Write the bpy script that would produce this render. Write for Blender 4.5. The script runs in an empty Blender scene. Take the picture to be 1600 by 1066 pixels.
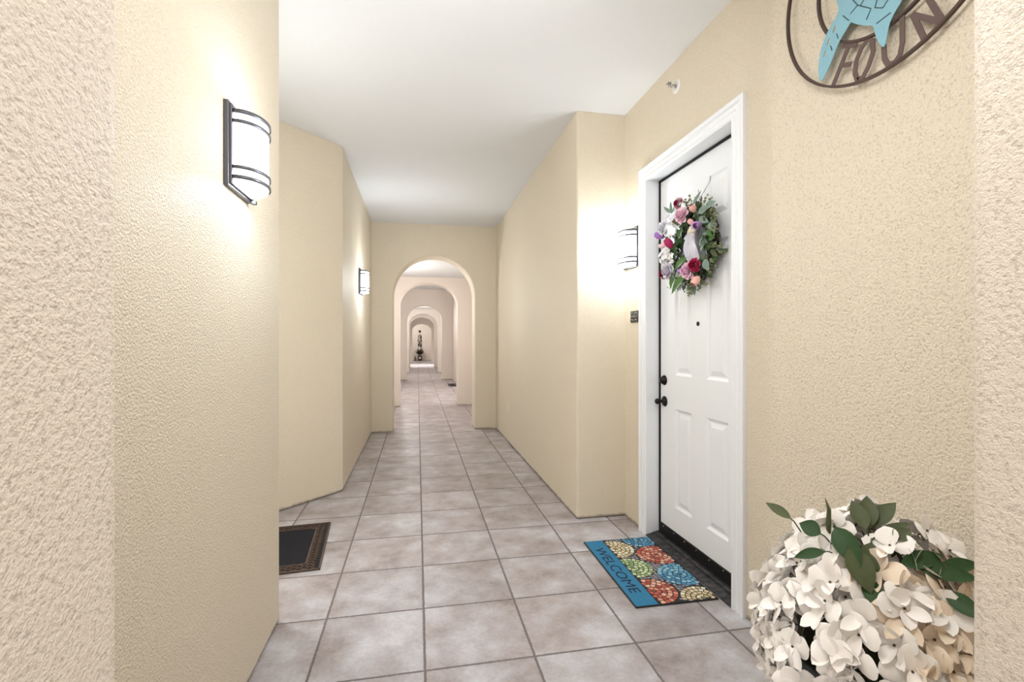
import bpy, bmesh, math, random
from mathutils import Vector, Matrix, noise
R = math.radians
rnd = random.Random(7)
sc = bpy.context.scene
C = sc.collection

# ------------------------------------------------------------------ helpers
def lin(c):
    f = lambda v: v / 12.92 if v <= .04045 else ((v + .055) / 1.055) ** 2.4
    return (f(c[0] / 255), f(c[1] / 255), f(c[2] / 255), 1)

def link(name, me, mats=(), parent=None):
    o = bpy.data.objects.new(name, me)
    C.objects.link(o)
    if not isinstance(mats, (list, tuple)):
        mats = [mats]
    for m in mats:
        me.materials.append(m)
    if parent:
        o.parent = parent
    return o

def obj(name, bm, mats, parent=None, smooth=False, bevel=0, seg=2):
    me = bpy.data.meshes.new(name)
    if smooth:
        for f in bm.faces:
            f.smooth = True
    bm.to_mesh(me)
    bm.free()
    o = link(name, me, mats, parent)
    if bevel:
        b = o.modifiers.new('bevel', 'BEVEL')
        b.width = bevel; b.segments = seg; b.limit_method = 'ANGLE'; b.angle_limit = R(50)
    return o

def thing(name, label, cat, loc=(0, 0, 0), rotz=0, group=None):
    o = bpy.data.objects.new(name, None)
    C.objects.link(o)
    o.empty_display_size = .05
    o.location = loc; o.rotation_euler = (0, 0, rotz)
    o['label'] = label; o['category'] = cat
    if group:
        o['group'] = group
    return o

def tag(o, label, cat, group=None):
    o['label'] = label; o['category'] = cat
    if group:
        o['group'] = group
    return o

def struct(o):
    o['kind'] = 'structure'
    return o

def box(bm, x0, x1, y0, y1, z0, z1, mi=0):
    v = [bm.verts.new((x, y, z)) for z in (z0, z1) for y in (y0, y1) for x in (x0, x1)]
    for q in ((0, 2, 3, 1), (4, 5, 7, 6), (0, 1, 5, 4), (1, 3, 7, 5), (3, 2, 6, 7), (2, 0, 4, 6)):
        f = bm.faces.new([v[i] for i in q]); f.material_index = mi

def prism(bm, pts, z0, z1):
    """vertical prism on a footprint polygon (counter-clockwise)"""
    a = [bm.verts.new((x, y, z0)) for x, y in pts]
    b = [bm.verts.new((x, y, z1)) for x, y in pts]
    n = len(pts)
    bm.faces.new(a[::-1]); bm.faces.new(b)
    for i in range(n):
        j = (i + 1) % n
        bm.faces.new((a[i], a[j], b[j], b[i]))

def frame_at(t):
    t = t.normalized()
    up = Vector((0, 0, 1)) if abs(t.z) < .9 else Vector((1, 0, 0))
    s = t.cross(up).normalized()
    return s, s.cross(t).normalized()

def tube(bm, pts, r, n=8, closed=False, caps=True, mi=0):
    pts = [Vector(p) for p in pts]
    N = len(pts); rings = []
    for i, p in enumerate(pts):
        if closed:
            t = pts[(i + 1) % N] - pts[i - 1]
        else:
            t = pts[min(i + 1, N - 1)] - pts[max(i - 1, 0)]
        s, u = frame_at(t)
        rr = r[i] if isinstance(r, (list, tuple)) else r
        rings.append([bm.verts.new(p + (s * math.cos(k * 2 * math.pi / n) + u * math.sin(k * 2 * math.pi / n)) * rr) for k in range(n)])
    for i in range(N if closed else N - 1):
        A, B = rings[i], rings[(i + 1) % N]
        for k in range(n):
            f = bm.faces.new((A[k], A[(k + 1) % n], B[(k + 1) % n], B[k])); f.smooth = True; f.material_index = mi
    if not closed and caps:
        f = bm.faces.new(rings[0][::-1]); f.material_index = mi
        f = bm.faces.new(rings[-1]); f.material_index = mi

def lathe(bm, prof, n=24, M=None, mi=0, cap=True):
    """revolve (r,z) profile around local z, then transform by M"""
    M = M or Matrix()
    rings = [[bm.verts.new(M @ Vector((r * math.cos(2 * math.pi * k / n), r * math.sin(2 * math.pi * k / n), z))) for k in range(n)] for r, z in prof]
    for A, B in zip(rings, rings[1:]):
        for k in range(n):
            f = bm.faces.new((A[k], A[(k + 1) % n], B[(k + 1) % n], B[k])); f.smooth = True; f.material_index = mi
    if cap:
        if prof[0][0] > 1e-5:
            f = bm.faces.new(rings[0][::-1]); f.material_index = mi
        if prof[-1][0] > 1e-5:
            f = bm.faces.new(rings[-1]); f.material_index = mi

# ------------------------------------------------------------------ materials
def mat(name, col=(200, 200, 200), rough=.5, metal=0, spec=.5):
    m = bpy.data.materials.new(name); m.use_nodes = True
    b = m.node_tree.nodes['Principled BSDF']
    b.inputs['Base Color'].default_value = lin(col)
    b.inputs['Roughness'].default_value = rough
    b.inputs['Metallic'].default_value = metal
    b.inputs['Specular IOR Level'].default_value = spec
    return m

class NT:
    def __init__(s, m):
        s.t = m.node_tree; s.b = s.t.nodes['Principled BSDF']
    def n(s, ty, **kw):
        x = s.t.nodes.new(ty)
        for k, v in kw.items():
            setattr(x, k, v)
        return x
    def l(s, a, b):
        s.t.links.new(a, b)
    def math(s, op, a, b=None, c=None, clamp=False):
        x = s.n('ShaderNodeMath', operation=op, use_clamp=clamp)
        for i, v in enumerate((a, b, c)):
            if v is None:
                continue
            if isinstance(v, (int, float)):
                x.inputs[i].default_value = v
            else:
                s.l(v, x.inputs[i])
        return x.outputs[0]
    def noise(s, vec, scale, detail=2, rough=.5):
        x = s.n('ShaderNodeTexNoise'); x.inputs['Scale'].default_value = scale
        x.inputs['Detail'].default_value = detail; x.inputs['Roughness'].default_value = rough
        s.l(vec, x.inputs['Vector'])
        return x.outputs['Fac']
    def ramp(s, fac, stops):
        x = s.n('ShaderNodeValToRGB')
        e = x.color_ramp.elements
        e[0].position, e[0].color = stops[0]; e[1].position, e[1].color = stops[-1]
        for p, c in stops[1:-1]:
            k = e.new(p); k.color = c
        s.l(fac, x.inputs[0])
        return x.outputs[0]
    def mix(s, fac, a, b, blend='MIX'):
        x = s.n('ShaderNodeMix', data_type='RGBA', blend_type=blend)
        for i, v in ((0, fac), (6, a), (7, b)):
            if isinstance(v, (int, float, tuple)):
                x.inputs[i].default_value = v
            else:
                s.l(v, x.inputs[i])
        return x.outputs[2]
    def bump(s, h, strength, dist):
        x = s.n('ShaderNodeBump'); x.inputs['Strength'].default_value = strength
        x.inputs['Distance'].default_value = dist
        s.l(h, x.inputs['Height'])
        s.l(x.outputs[0], s.b.inputs['Normal'])

def stucco(name, c_hi, c_lo, scale, dist, pit, rough=.5, spec=.5):
    m = mat(name, c_hi, rough, 0, spec); t = NT(m)
    co = t.n('ShaderNodeTexCoord').outputs['Object']
    n1 = t.noise(co, scale, 2.5, .55)
    n2 = t.noise(co, scale * 2.7, 2, .5)
    big = t.noise(co, 1.3, 3, .6)
    h = t.math('ADD', n1, t.math('MULTIPLY', n2, .35))
    hh = t.ramp(h, [(.42, (0, 0, 0, 1)), (.86, (1, 1, 1, 1))])
    base = t.mix(t.math('MULTIPLY', big, .5), lin(c_hi), lin(c_lo))
    pit_shade = t.ramp(h, [(.47, (1, 1, 1, 1)), (.63, (0, 0, 0, 1))])  # low spots go darker, cavity shade put into the colour
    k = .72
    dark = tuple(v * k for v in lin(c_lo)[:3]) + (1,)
    col = t.mix(t.math('MULTIPLY', pit_shade, pit), base, dark)
    # grime along the very foot of the wall; doubles as painted shade at the end wall
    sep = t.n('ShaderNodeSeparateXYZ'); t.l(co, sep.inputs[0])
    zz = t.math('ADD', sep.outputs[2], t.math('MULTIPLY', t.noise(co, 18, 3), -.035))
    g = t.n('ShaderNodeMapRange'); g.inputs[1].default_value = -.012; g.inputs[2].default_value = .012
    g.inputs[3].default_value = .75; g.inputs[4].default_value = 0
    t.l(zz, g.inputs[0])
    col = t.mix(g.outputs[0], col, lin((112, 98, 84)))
    t.l(col, t.b.inputs['Base Color'])
    t.bump(hh, 1.0, dist)
    return m

CREAM_HI, CREAM_LO = (235, 223, 202), (228, 214, 188)
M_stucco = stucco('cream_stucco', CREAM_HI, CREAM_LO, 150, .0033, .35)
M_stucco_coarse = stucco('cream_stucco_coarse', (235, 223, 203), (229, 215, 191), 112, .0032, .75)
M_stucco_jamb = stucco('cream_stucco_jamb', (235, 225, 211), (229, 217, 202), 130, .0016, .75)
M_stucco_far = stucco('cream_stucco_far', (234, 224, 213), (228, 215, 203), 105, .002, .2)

def m_ceiling():
    m = mat('ceiling_paint', (230, 230, 231), .8, 0, .2); t = NT(m)
    co = t.n('ShaderNodeTexCoord').outputs['Object']
    t.bump(t.noise(co, 110, 3, .6), .5, .003)
    return m
M_ceil = m_ceiling()

S = .457; GX, GY = .0664 * S, 4.29232 * S
def m_floor():
    m = mat('ceramic_floor_tile', (196, 184, 178), .3, 0, .5); t = NT(m)
    co = t.n('ShaderNodeTexCoord').outputs['Object']
    sep = t.n('ShaderNodeSeparateXYZ'); t.l(co, sep.inputs[0])
    wob = t.math('MULTIPLY', t.math('SUBTRACT', t.noise(co, 70, 2), .5), .007)
    def axis(out, off):
        p = t.math('DIVIDE', t.math('SUBTRACT', out, off), S)
        fl = t.math('FLOOR', p)
        fr = t.math('SUBTRACT', p, fl)
        e = t.math('MINIMUM', fr, t.math('SUBTRACT', 1, fr))
        return fl, t.math('ADD', t.math('MULTIPLY', e, S), wob)
    fx, ex = axis(sep.outputs[0], GX); fy, ey = axis(sep.outputs[1], GY)
    ed = t.math('MINIMUM', ex, ey)
    mr = t.n('ShaderNodeMapRange', interpolation_type='SMOOTHSTEP')
    mr.inputs[1].default_value = .0036; mr.inputs[2].default_value = .0066
    t.l(ed, mr.inputs[0]); tilem = mr.outputs[0]
    cb = t.n('ShaderNodeCombineXYZ'); t.l(fx, cb.inputs[0]); t.l(fy, cb.inputs[1])
    wn = t.n('ShaderNodeTexWhiteNoise', noise_dimensions='2D'); t.l(cb.outputs[0], wn.inputs['Vector'])
    off = t.n('ShaderNodeVectorMath', operation='SCALE'); t.l(wn.outputs['Color'], off.inputs[0]); off.inputs['Scale'].default_value = 40
    ad = t.n('ShaderNodeVectorMath', operation='ADD'); t.l(co, ad.inputs[0]); t.l(off.outputs[0], ad.inputs[1])
    n1 = t.noise(ad.outputs[0], 4.5, 6, .62); n2 = t.noise(ad.outputs[0], 60, 4, .7)
    nn = t.math('ADD', t.math('MULTIPLY', n1, .8), t.math('MULTIPLY', n2, .2))
    col = t.ramp(nn, [(.33, lin((136, 126, 123))), (.46, lin((164, 155, 155))), (.55, lin((178, 173, 176))), (.69, lin((202, 202, 207)))])
    v = t.math('ADD', .92, t.math('MULTIPLY', wn.outputs['Value'], .14))
    hsv = t.n('ShaderNodeHueSaturation'); t.l(v, hsv.inputs['Value']); t.l(col, hsv.inputs['Color'])
    gr = t.mix(t.noise(co, 120, 2), lin((96, 90, 90)), lin((128, 120, 118)))
    t.l(t.mix(tilem, gr, hsv.outputs[0]), t.b.inputs['Base Color'])
    rg = t.math('ADD', .62, t.math('MULTIPLY', tilem, -.36))
    rg = t.math('ADD', rg, t.math('MULTIPLY', n2, .12))
    t.l(rg, t.b.inputs['Roughness'])
    t.bump(t.math('ADD', tilem, t.math('MULTIPLY', n2, .12)), .6, .003)
    return m
M_floor = m_floor()

M_door = mat('door_white_paint', (237, 239, 242), .35, 0, .4)
M_trim = mat('trim_white_paint', (238, 240, 243), .38, 0, .4)
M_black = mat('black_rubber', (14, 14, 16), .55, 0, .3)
M_bronze = mat('oil_rubbed_bronze', (34, 29, 27), .38, .7, .5)
def m_sill():
    m = mat('dark_threshold', (52, 50, 54), .4, .5, .5); t = NT(m)
    co = t.n('ShaderNodeTexCoord').outputs['Object']
    t.l(t.ramp(t.noise(co, 30, 5, .7), [(.4, lin((38, 37, 42))), (.75, lin((96, 92, 92)))]), t.b.inputs['Base Color'])
    return m
M_sill = m_sill()
M_sconce_metal = mat('sconce_dark_metal', (92, 92, 98), .35, .6, .5)
M_brown_metal = mat('brown_painted_metal', (84, 68, 62), .45, .3, .4)
M_plastic = mat('white_plastic', (236, 233, 226), .4)
M_chrome = mat('satin_metal', (190, 188, 184), .25, .9)

def m_glass():
    m = bpy.data.materials.new('lit_white_glass'); m.use_nodes = True
    b = m.node_tree.nodes['Principled BSDF']
    b.inputs['Base Color'].default_value = (.9, .9, .9, 1)
    b.inputs['Roughness'].default_value = .25
    b.inputs['Emission Color'].default_value = (1, .985, .96, 1)
    b.inputs['Emission Strength'].default_value = 3.6
    return m
M_glass = m_glass()

def varied(name, c1, c2, scale=30, rough=.6, transl=0, spec=.3):
    m = mat(name, c1, rough, 0, spec); t = NT(m)
    co = t.n('ShaderNodeTexCoord').outputs['Object']
    t.l(t.mix(t.noise(co, scale, 3), lin(c1), lin(c2)), t.b.inputs['Base Color'])
    if transl:
        t.b.inputs['Subsurface Weight'].default_value = transl
        t.b.inputs['Subsurface Radius'].default_value = (.01, .008, .006)
    return m
M_pet_white = varied('petal_white', (253, 251, 248), (250, 242, 234), 26, .6)
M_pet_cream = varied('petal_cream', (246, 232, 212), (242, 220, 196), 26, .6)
M_leaf_dark = varied('leaf_dark_green', (58, 88, 48), (40, 66, 38), 40, .5)
M_leaf_olive = varied('leaf_olive_green', (92, 100, 66), (70, 80, 54), 40, .55)
M_leaf_gray = varied('leaf_gray_green', (142, 160, 150), (98, 120, 108), 50, .6)
M_leaf_mid = varied('leaf_mid_green', (96, 132, 70), (62, 98, 50), 50, .5)
M_stem = mat('stem_brown_green', (64, 58, 40), .6)
M_pot = varied('weathered_gray_pot', (136, 140, 132), (80, 86, 82), 14, .5)

# ------------------------------------------------------------------ room shell
CEIL = 3.05
bm = bmesh.new(); box(bm, -2.2, 2.4, -3, 32.7, -.1, 0)
struct(obj('floor', bm, M_floor))
bm = bmesh.new(); box(bm, -2.2, 2.4, -3, 32.7, CEIL, CEIL + .1)
struct(obj('ceiling', bm, M_ceil))
for (y0, y1) in ((7.3, 10.0), (16.5, 20.1)):
    bm = bmesh.new(); box(bm, -.66, 1.175, y0, y1, 2.62, CEIL + .02)
    struct(obj('ceiling', bm, M_ceil))

def wall(name, pts, m, bevel=.018, z1=CEIL + .01):
    bm = bmesh.new(); prism(bm, pts, 0, z1)
    bmesh.ops.recalc_face_normals(bm, faces=bm.faces)
    o = obj(name, bm, m, bevel=bevel, seg=3)
    return struct(o)

wall('wall_left', [(-2.2, .3), (-.645, .3), (-.645, 2.456), (-1.15, 2.456), (-1.15, 3.898), (-.65, 4.436), (-.65, 7.3), (-2.2, 7.3)], M_stucco)
wall('wall_left', [(-2.2, 7.3), (-.65, 7.3), (-.65, 32.6), (-2.2, 32.6)], M_stucco_far, 0)
wall('wall_left', [(-2.2, -3), (-.645, -3), (-.645, .3), (-2.2, .3)], M_stucco_jamb, 0)
# right side: narrow stretch, alcove with the door opening, near stretch
DY0, DY1, DZ = 2.125, 3.035, 2.434
wall('wall_right', [(2.4, 3.4), (2.4, 7.3), (1.165, 7.3), (1.165, 3.4)], M_stucco)
bm = bmesh.new()
box(bm, 1.55, 2.4, DY1, 3.4, 0, CEIL + .01)
box(bm, 1.55, 2.4, 1.86, DY0, 0, CEIL + .01)
box(bm, 1.55, 2.4, DY0, DY1, DZ, CEIL + .01)
box(bm, 1.72, 2.4, DY0, DY1, 0, DZ)  # added unseen block behind the door, stops outside light leaking in
struct(obj('wall_right', bm, M_stucco))
wall('wall_right', [(2.4, .3), (2.4, 1.86), (1.547, 1.86), (1.547, .3)], M_stucco_coarse, 0)
wall('wall_right', [(2.4, -3), (2.4, .3), (1.165, .3), (1.165, -3)], M_stucco_jamb, 0)
wall('wall_right', [(2.4, 7.3), (2.4, 32.6), (1.165, 32.6), (1.165, 12.6), (1.55, 12.6), (1.55, 10.25), (1.165, 10.25), (1.165, 7.3)], M_stucco_far, .015)
bm = bmesh.new(); box(bm, -2.2, 2.4, 32.34, 32.7, 0, CEIL + .01)
struct(obj('wall_end', bm, M_stucco_far))

def arch(name, y0, y1, xl, xr, crown, rise, m, x0=-.67, x1=1.19, n=40):
    bm = bmesh.new()
    xc, a = (xl + xr) / 2, (xr - xl) / 2
    zs = crown - rise
    top = CEIL + .008
    inner = [(xl, 0)] + [(xc - a * math.cos(math.pi * i / n), zs + rise * math.sin(math.pi * i / n)) for i in range(n + 1)] + [(xr, 0)]
    outer = [(x0, 0), (x0, zs)] + [(x0 + (x1 - x0) * i / n, top) for i in range(1, n)] + [(x1, zs), (x1, 0)]
    V = {}
    for k, y in (('f', y0), ('b', y1)):
        V['i' + k] = [bm.verts.new((x, y, z)) for x, z in inner]
        V['o' + k] = [bm.verts.new((x, y, z)) for x, z in outer]
    L = {k: bm.verts.new((x0, y, top)) for k, y in (('f', y0), ('b', y1))}
    RR = {k: bm.verts.new((x1, y, top)) for k, y in (('f', y0), ('b', y1))}
    N = len(inner)
    for k in 'fb':
        for i in range(N - 1):
            q = [V['i' + k][i], V['i' + k][i + 1], V['o' + k][i + 1], V['o' + k][i]]
            if i == 1:
                q.insert(3, L[k])
            if i == N - 3:
                q = [V['i' + k][i], V['i' + k][i + 1], V['o' + k][i + 1], RR[k], V['o' + k][i]]
            bm.faces.new(q)
    for i in range(N - 1):
        f = bm.faces.new((V['if'][i], V['if'][i + 1], V['ib'][i + 1], V['ib'][i]))
    bmesh.ops.recalc_face_normals(bm, faces=bm.faces)
    return struct(obj(name, bm, m, bevel=.022, seg=3))

arch('wall_near', .22, .62, -.330, .881, 2.59, .6, M_stucco_jamb, -.66, 1.56)
arch('wall_archway', 7.15, 7.55, -.352, .845, 2.59, .6, M_stucco)
arch('wall_archway', 9.85, 10.2, -.345, .808, 2.51, .47, M_stucco_far)
arch('wall_archway', 16.35, 16.7, -.345, .804, 2.51, .5, M_stucco_far)
arch('wall_archway', 19.9, 20.25, -.335, .805, 2.42, .45, M_stucco_far)
arch('wall_archway', 23.6, 23.95, -.35, .803, 2.45, .45, M_stucco_far)
arch('wall_archway', 28.4, 28.75, -.30, .80, 2.3, .4, M_stucco_far)

# ------------------------------------------------------------------ white door
door = bpy.data.objects.new('door_1', None); C.objects.link(door); struct(door)
door.location = (1.64, (DY0 + DY1) / 2, 0)
DX = 1.64
def dchild(name, bm, m, **k):
    o = obj(name, bm, m, None, **k)
    o.parent = door
    o.matrix_parent_inverse = Matrix.Translation(door.location).inverted()
    return o

def door_slab():
    bm = bmesh.new()
    y0, y1, z0, z1 = DY0 + .004, DY1 - .004, .085, DZ - .006
    cols = [(y0 + .165, y0 + .365), (2.645, y1 - .195)]
    rows = [(.25, .89), (1.11, 1.90), (2.03, 2.28)]
    ys = [y0, cols[0][0], cols[0][1], cols[1][0], cols[1][1], y1]
    zs = [z0] + [v for r in rows for v in r] + [z1]
    def q(ya, yb, za, zb, x=DX):
        vs = [bm.verts.new((x, y, z)) for y, z in ((ya, za), (ya, zb), (yb, zb), (yb, za))]
        bm.faces.new(vs)
    for i in range(5):
        for j in range(len(zs) - 1):
            if i % 2 == 1 and j % 2 == 1:
                ya, yb, za, zb = ys[i], ys[i + 1], zs[j], zs[j + 1]
                loops = []
                for ins, dep in ((0, 0), (.004, .003), (.014, .011), (.022, .012), (.048, .004), (.05, .003)):
                    loops.append([bm.verts.new((DX + dep, y, z)) for y, z in ((ya + ins, za + ins), (ya + ins, zb - ins), (yb - ins, zb - ins), (yb - ins, za + ins))])
                for A, B in zip(loops, loops[1:]):
                    for k in range(4):
                        bm.faces.new((A[k], A[(k + 1) % 4], B[(k + 1) % 4], B[k]))
                bm.faces.new(loops[-1])
            else:
                q(ys[i], ys[i + 1], zs[j], zs[j + 1])
    # back and edges
    vs = [[bm.verts.new((x, y, z)) for y, z in ((y0, z0), (y0, z1), (y1, z1), (y1, z0))] for x in (DX, DX + .044)]
    for k in range(4):
        bm.faces.new((vs[0][k], vs[0][(k + 1) % 4], vs[1][(k + 1) % 4], vs[1][k]))
    bm.faces.new(vs[1])
    bmesh.ops.remove_doubles(bm, verts=bm.verts, dist=1e-5)
    bmesh.ops.recalc_face_normals(bm, faces=bm.faces)
    return bm
dchild('door_panel', door_slab(), M_door)
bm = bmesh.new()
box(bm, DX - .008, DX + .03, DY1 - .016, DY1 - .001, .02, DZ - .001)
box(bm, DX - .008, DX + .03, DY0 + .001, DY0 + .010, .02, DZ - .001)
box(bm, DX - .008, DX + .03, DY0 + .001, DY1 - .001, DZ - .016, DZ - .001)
dchild('dark_gap_strip', bm, M_black)  # black strip standing in for the shade in the door gap
bm = bmesh.new()
box(bm, DX - .010, DX + .04, DY0 + .012, DY1 - .017, .022, .094)
dchild('door_sweep', bm, M_black, bevel=.003)
for k in range(7):
    bm = bmesh.new()
    lathe(bm, [(.0045, 0), (.0045, .002), (.001, .003)], 8, Matrix.Translation((DX - .010, DY0 + .07 + k * .128, .082)) @ Matrix.Rotation(R(-90), 4, 'Y'))
    dchild('screw', bm, M_chrome)
bm = bmesh.new()
pts = [(1.534, 0), (1.534, .006), (1.575, .014), (1.60, .020), (1.612, .026), (1.70, .026), (1.70, 0)]
A = [bm.verts.new((x, DY0 + .002, z)) for x, z in pts]; B = [bm.verts.new((x, DY1 - .002, z)) for x, z in pts]
bm.faces.new(A); bm.faces.new(B[::-1])
for k in range(len(pts)):
    bm.faces.new((A[k], B[k], B[(k + 1) % len(pts)], A[(k + 1) % len(pts)]))
bmesh.ops.recalc_face_normals(bm, faces=bm.faces)
box(bm, 1.588, 1.594, DY0 + .002, DY1 - .002, .0165, .0215)
dchild('threshold', bm, M_sill)

def outX(y, z, x=DX):       # local +z of a lathe -> world -X
    return Matrix.Translation((x, y, z)) @ Matrix.Rotation(R(-90), 4, 'Y')
bm = bmesh.new()
lathe(bm, [(.034, 0), (.034, .004), (.029, .012), (.022, .022), (.019, .030), (.017, .031), (.001, .031)], 28, outX(2.970, 1.067))
box(bm, DX - .0325, DX - .031, 2.9685, 2.9715, 1.060, 1.074)
dchild('deadbolt', bm, M_bronze)
bm = bmesh.new()
lathe(bm, [(.035, 0), (.035, .004), (.030, .010), (.016, .013), (.012, .018), (.009, .034), (.012, .038), (.018, .044), (.020, .053), (.018, .062), (.012, .068), (.001, .070)], 28, outX(2.966, .925))
dchild('door_knob', bm, M_bronze)
bm = bmesh.new()
lathe(bm, [(.0135, 0), (.0135, .003), (.011, .005), (.008, .005), (.006, .003), (.001, .003)], 20, outX(2.575, 1.435))
dchild('peephole', bm, M_bronze)

# casing + jamb
bm = bmesh.new()
prof = [(0, 0), (0, .012), (.006, .018), (.020, .018), (.026, .010), (.034, .010), (.040, .017), (.052, .017), (.058, .009), (.066, .009), (.072, .020), (.088, .024), (.094, .020), (.094, 0)]
# profile (distance outward from the opening, thickness); swept far leg, head, near leg with mitres
path = [(DY1, 0, 1, 0), (DY1, DZ, 1, 1), (DY0, DZ, -1, 1), (DY0, 0, -1, 0)]
rings = []
for (y, z, sy, szz) in path:
    rings.append([bm.verts.new((1.55 - t, y + sy * d, z + szz * d)) for d, t in prof])
for A, B in zip(rings, rings[1:]):
    for k in range(len(prof) - 1):
        bm.faces.new((A[k], A[k + 1], B[k + 1], B[k]))
for A in (rings[0], rings[-1]):
    bm.faces.new(A)
# jamb faces: far, head, near, with a stop
for (xa, xb, ins) in ((1.548, DX - .008, .0), (DX - .008, DX + .06, -.004)):
    a = [(DY1 - max(ins, 0), 0), (DY1 - max(ins, 0), DZ), (DY0, DZ), (DY0, 0)]
    va = [bm.verts.new((xa, y, z)) for y, z in a]; vb = [bm.verts.new((xb, y, z)) for y, z in a]
    for k in range(3):
        bm.faces.new((va[k], va[k + 1], vb[k + 1], vb[k]))
bmesh.ops.recalc_face_normals(bm, faces=bm.faces)
tr = struct(obj('trim_1', bm, M_trim))
sol = tr.modifiers.new('solid', 'SOLIDIFY'); sol.thickness = .0015; sol.offset = 0

def area(name, loc, rot, sx, sy, power, col=(.985, .985, .985)):
    l = bpy.data.lights.new(name, 'AREA'); l.shape = 'RECTANGLE'; l.size = sx; l.size_y = sy; l.energy = power; l.color = col
    o = bpy.data.objects.new(name, l); C.objects.link(o); o.location = loc; o.rotation_euler = rot
    return o
def point(name, loc, power, rad=.15, col=(.985, .985, .985)):
    l = bpy.data.lights.new(name, 'POINT'); l.energy = power; l.shadow_soft_size = rad; l.color = col
    o = bpy.data.objects.new(name, l); C.objects.link(o); o.location = loc
    return o
# ------------------------------------------------------------------ sconces
COOL = (.86, .94, 1)
def make_sconce(label, loc, rotz, front=8, reach=.24):
    t = thing('wall_sconce', label, 'wall light', loc, rotz, 'curved glass wall sconces')
    # local: x along wall, -y out of the wall, z up
    bm = bmesh.new()
    box(bm, -.12, .12, -.016, 0, -.145, .145)
    box(bm, -.112, .112, -.024, -.014, -.137, .137)
    obj('back_plate', bm, M_sconce_metal, t, bevel=.002)
    def arc(a, b, n=24):
        return [(-a * math.cos(math.pi * i / n), -.022 - b * math.sin(math.pi * i / n) ** .85) for i in range(n + 1)]
    bm = bmesh.new()
    rows = []
    for z, k in ((-.132, .90), (-.128, .97), (-.115, 1), (.112, 1)):
        rows.append([bm.verts.new((x * k, -.022 + (y + .022) * k, z)) for x, y in arc(.102, .082)])
    for A, B in zip(rows, rows[1:]):
        for i in range(len(A) - 1):
            f = bm.faces.new((A[i], A[i + 1], B[i + 1], B[i])); f.smooth = True
    obj('glass_shade', bm, M_glass, t)
    for z, h in ((.114, .0065), (.080, .0055), (-.078, .0055), (-.112, .006)):
        bm = bmesh.new()
        o = arc(.109, .089); i_ = arc(.1025, .0825)
        ro = [[bm.verts.new((x, y, z + s * h)) for x, y in o] for s in (-1, 1)]
        ri = [[bm.verts.new((x, y, z + s * h)) for x, y in i_] for s in (-1, 1)]
        n = len(o)
        for k in range(n - 1):
            bm.faces.new((ro[0][k], ro[0][k + 1], ro[1][k + 1], ro[1][k])).smooth = True
            bm.faces.new((ri[1][k], ri[1][k + 1], ri[0][k + 1], ri[0][k])).smooth = True
            bm.faces.new((ro[1][k], ro[1][k + 1], ri[1][k + 1], ri[1][k]))
            bm.faces.new((ri[0][k], ri[0][k + 1], ro[0][k + 1], ro[0][k]))
        for k in (0, n - 1):
            bm.faces.new((ro[0][k], ro[1][k], ri[1][k], ri[0][k]))
        obj('metal_band', bm, M_sconce_metal, t)
    bm = bmesh.new()
    box(bm, .098, .118, -.034, -.016, -.150, -.136)
    obj('bracket', bm, M_sconce_metal, t, bevel=.002)
    ry = Vector((math.sin(rotz), -math.cos(rotz), 0))     # out of the wall
    L0 = Vector(loc)
    point('sconce_light', L0 + ry * .045 + Vector((0, 0, .085)), 3.4, .02, COOL)
    point('sconce_light', L0 + ry * .045 + Vector((0, 0, -.100)), 3.6, .02, COOL)
    point('sconce_light', L0 + ry * reach, front, .05, COOL)  # added lamp floating in front of the glass, throws the sconce light further
    return t
make_sconce('lit white glass sconce on the near left wall, largest of the wall lights', (-.645, 1.895, 2.010), R(90), 9, .42)
make_sconce('lit white glass sconce beside the white door, partly hidden by the door casing', (1.55, 3.262, 2.010), R(-90))
make_sconce('small lit glass sconce on the left wall just before the first archway', (-.65, 5.71, 2.010), R(90), 20, .5)

# ------------------------------------------------------------------ small wall fittings
t = thing('sprinkler_head', 'small round white fire sprinkler head high on wall above the door', 'sprinkler', (1.553, 2.663, 2.886))
Mx = Matrix.Rotation(R(-90), 4, 'Y')
bm = bmesh.new(); lathe(bm, [(.043, 0), (.043, .003), (.036, .010), (.024, .012), (.020, .004), (.001, .004)], 28, Mx)
obj('escutcheon', bm, M_plastic, t)
bm = bmesh.new(); lathe(bm, [(.011, .003), (.011, .02), (.007, .024), (.007, .030), (.001, .030)], 16, Mx)
for s in (-1, 1):
    tube(bm, [(-.018, s * .010, 0), (-.034, s * .013, 0), (-.046, s * .002, 0)], .003, 6)
obj('nozzle', bm, M_chrome, t)
bm = bmesh.new(); box(bm, -.050, -.047, -.018, .018, -.004, .016); box(bm, -.066, -.047, -.016, .016, .012, .014)
obj('deflector', bm, M_chrome, t)

t = thing('number_plaque', 'small dark ornamented plaque on the wall left of the door casing, under the sconce', 'plaque', (1.553, 3.232, 1.508))
bm = bmesh.new(); box(bm, -.010, 0, -.060, .060, -.042, .042)
obj('plate', bm, mat('plaque_dark', (66, 62, 58), .45, .4), t, bevel=.003)
bm = bmesh.new()
for k in range(5):
    a = [(-.012, -.048 + k * .021 + .011 * math.cos(th), .014 + .016 * math.sin(th)) for th in [i * math.pi / 6 + k for i in range(11)]]
    tube(bm, a, .0026, 6)
for k in range(4):
    tube(bm, [(-.012, -.046 + k * .03, -.026 + .006 * (k % 2)), (-.012, -.028 + k * .03, -.026 + .006 * ((k + 1) % 2))], .003, 6)
obj('relief', bm, mat('plaque_relief', (150, 146, 140), .45, .3), t)

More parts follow.
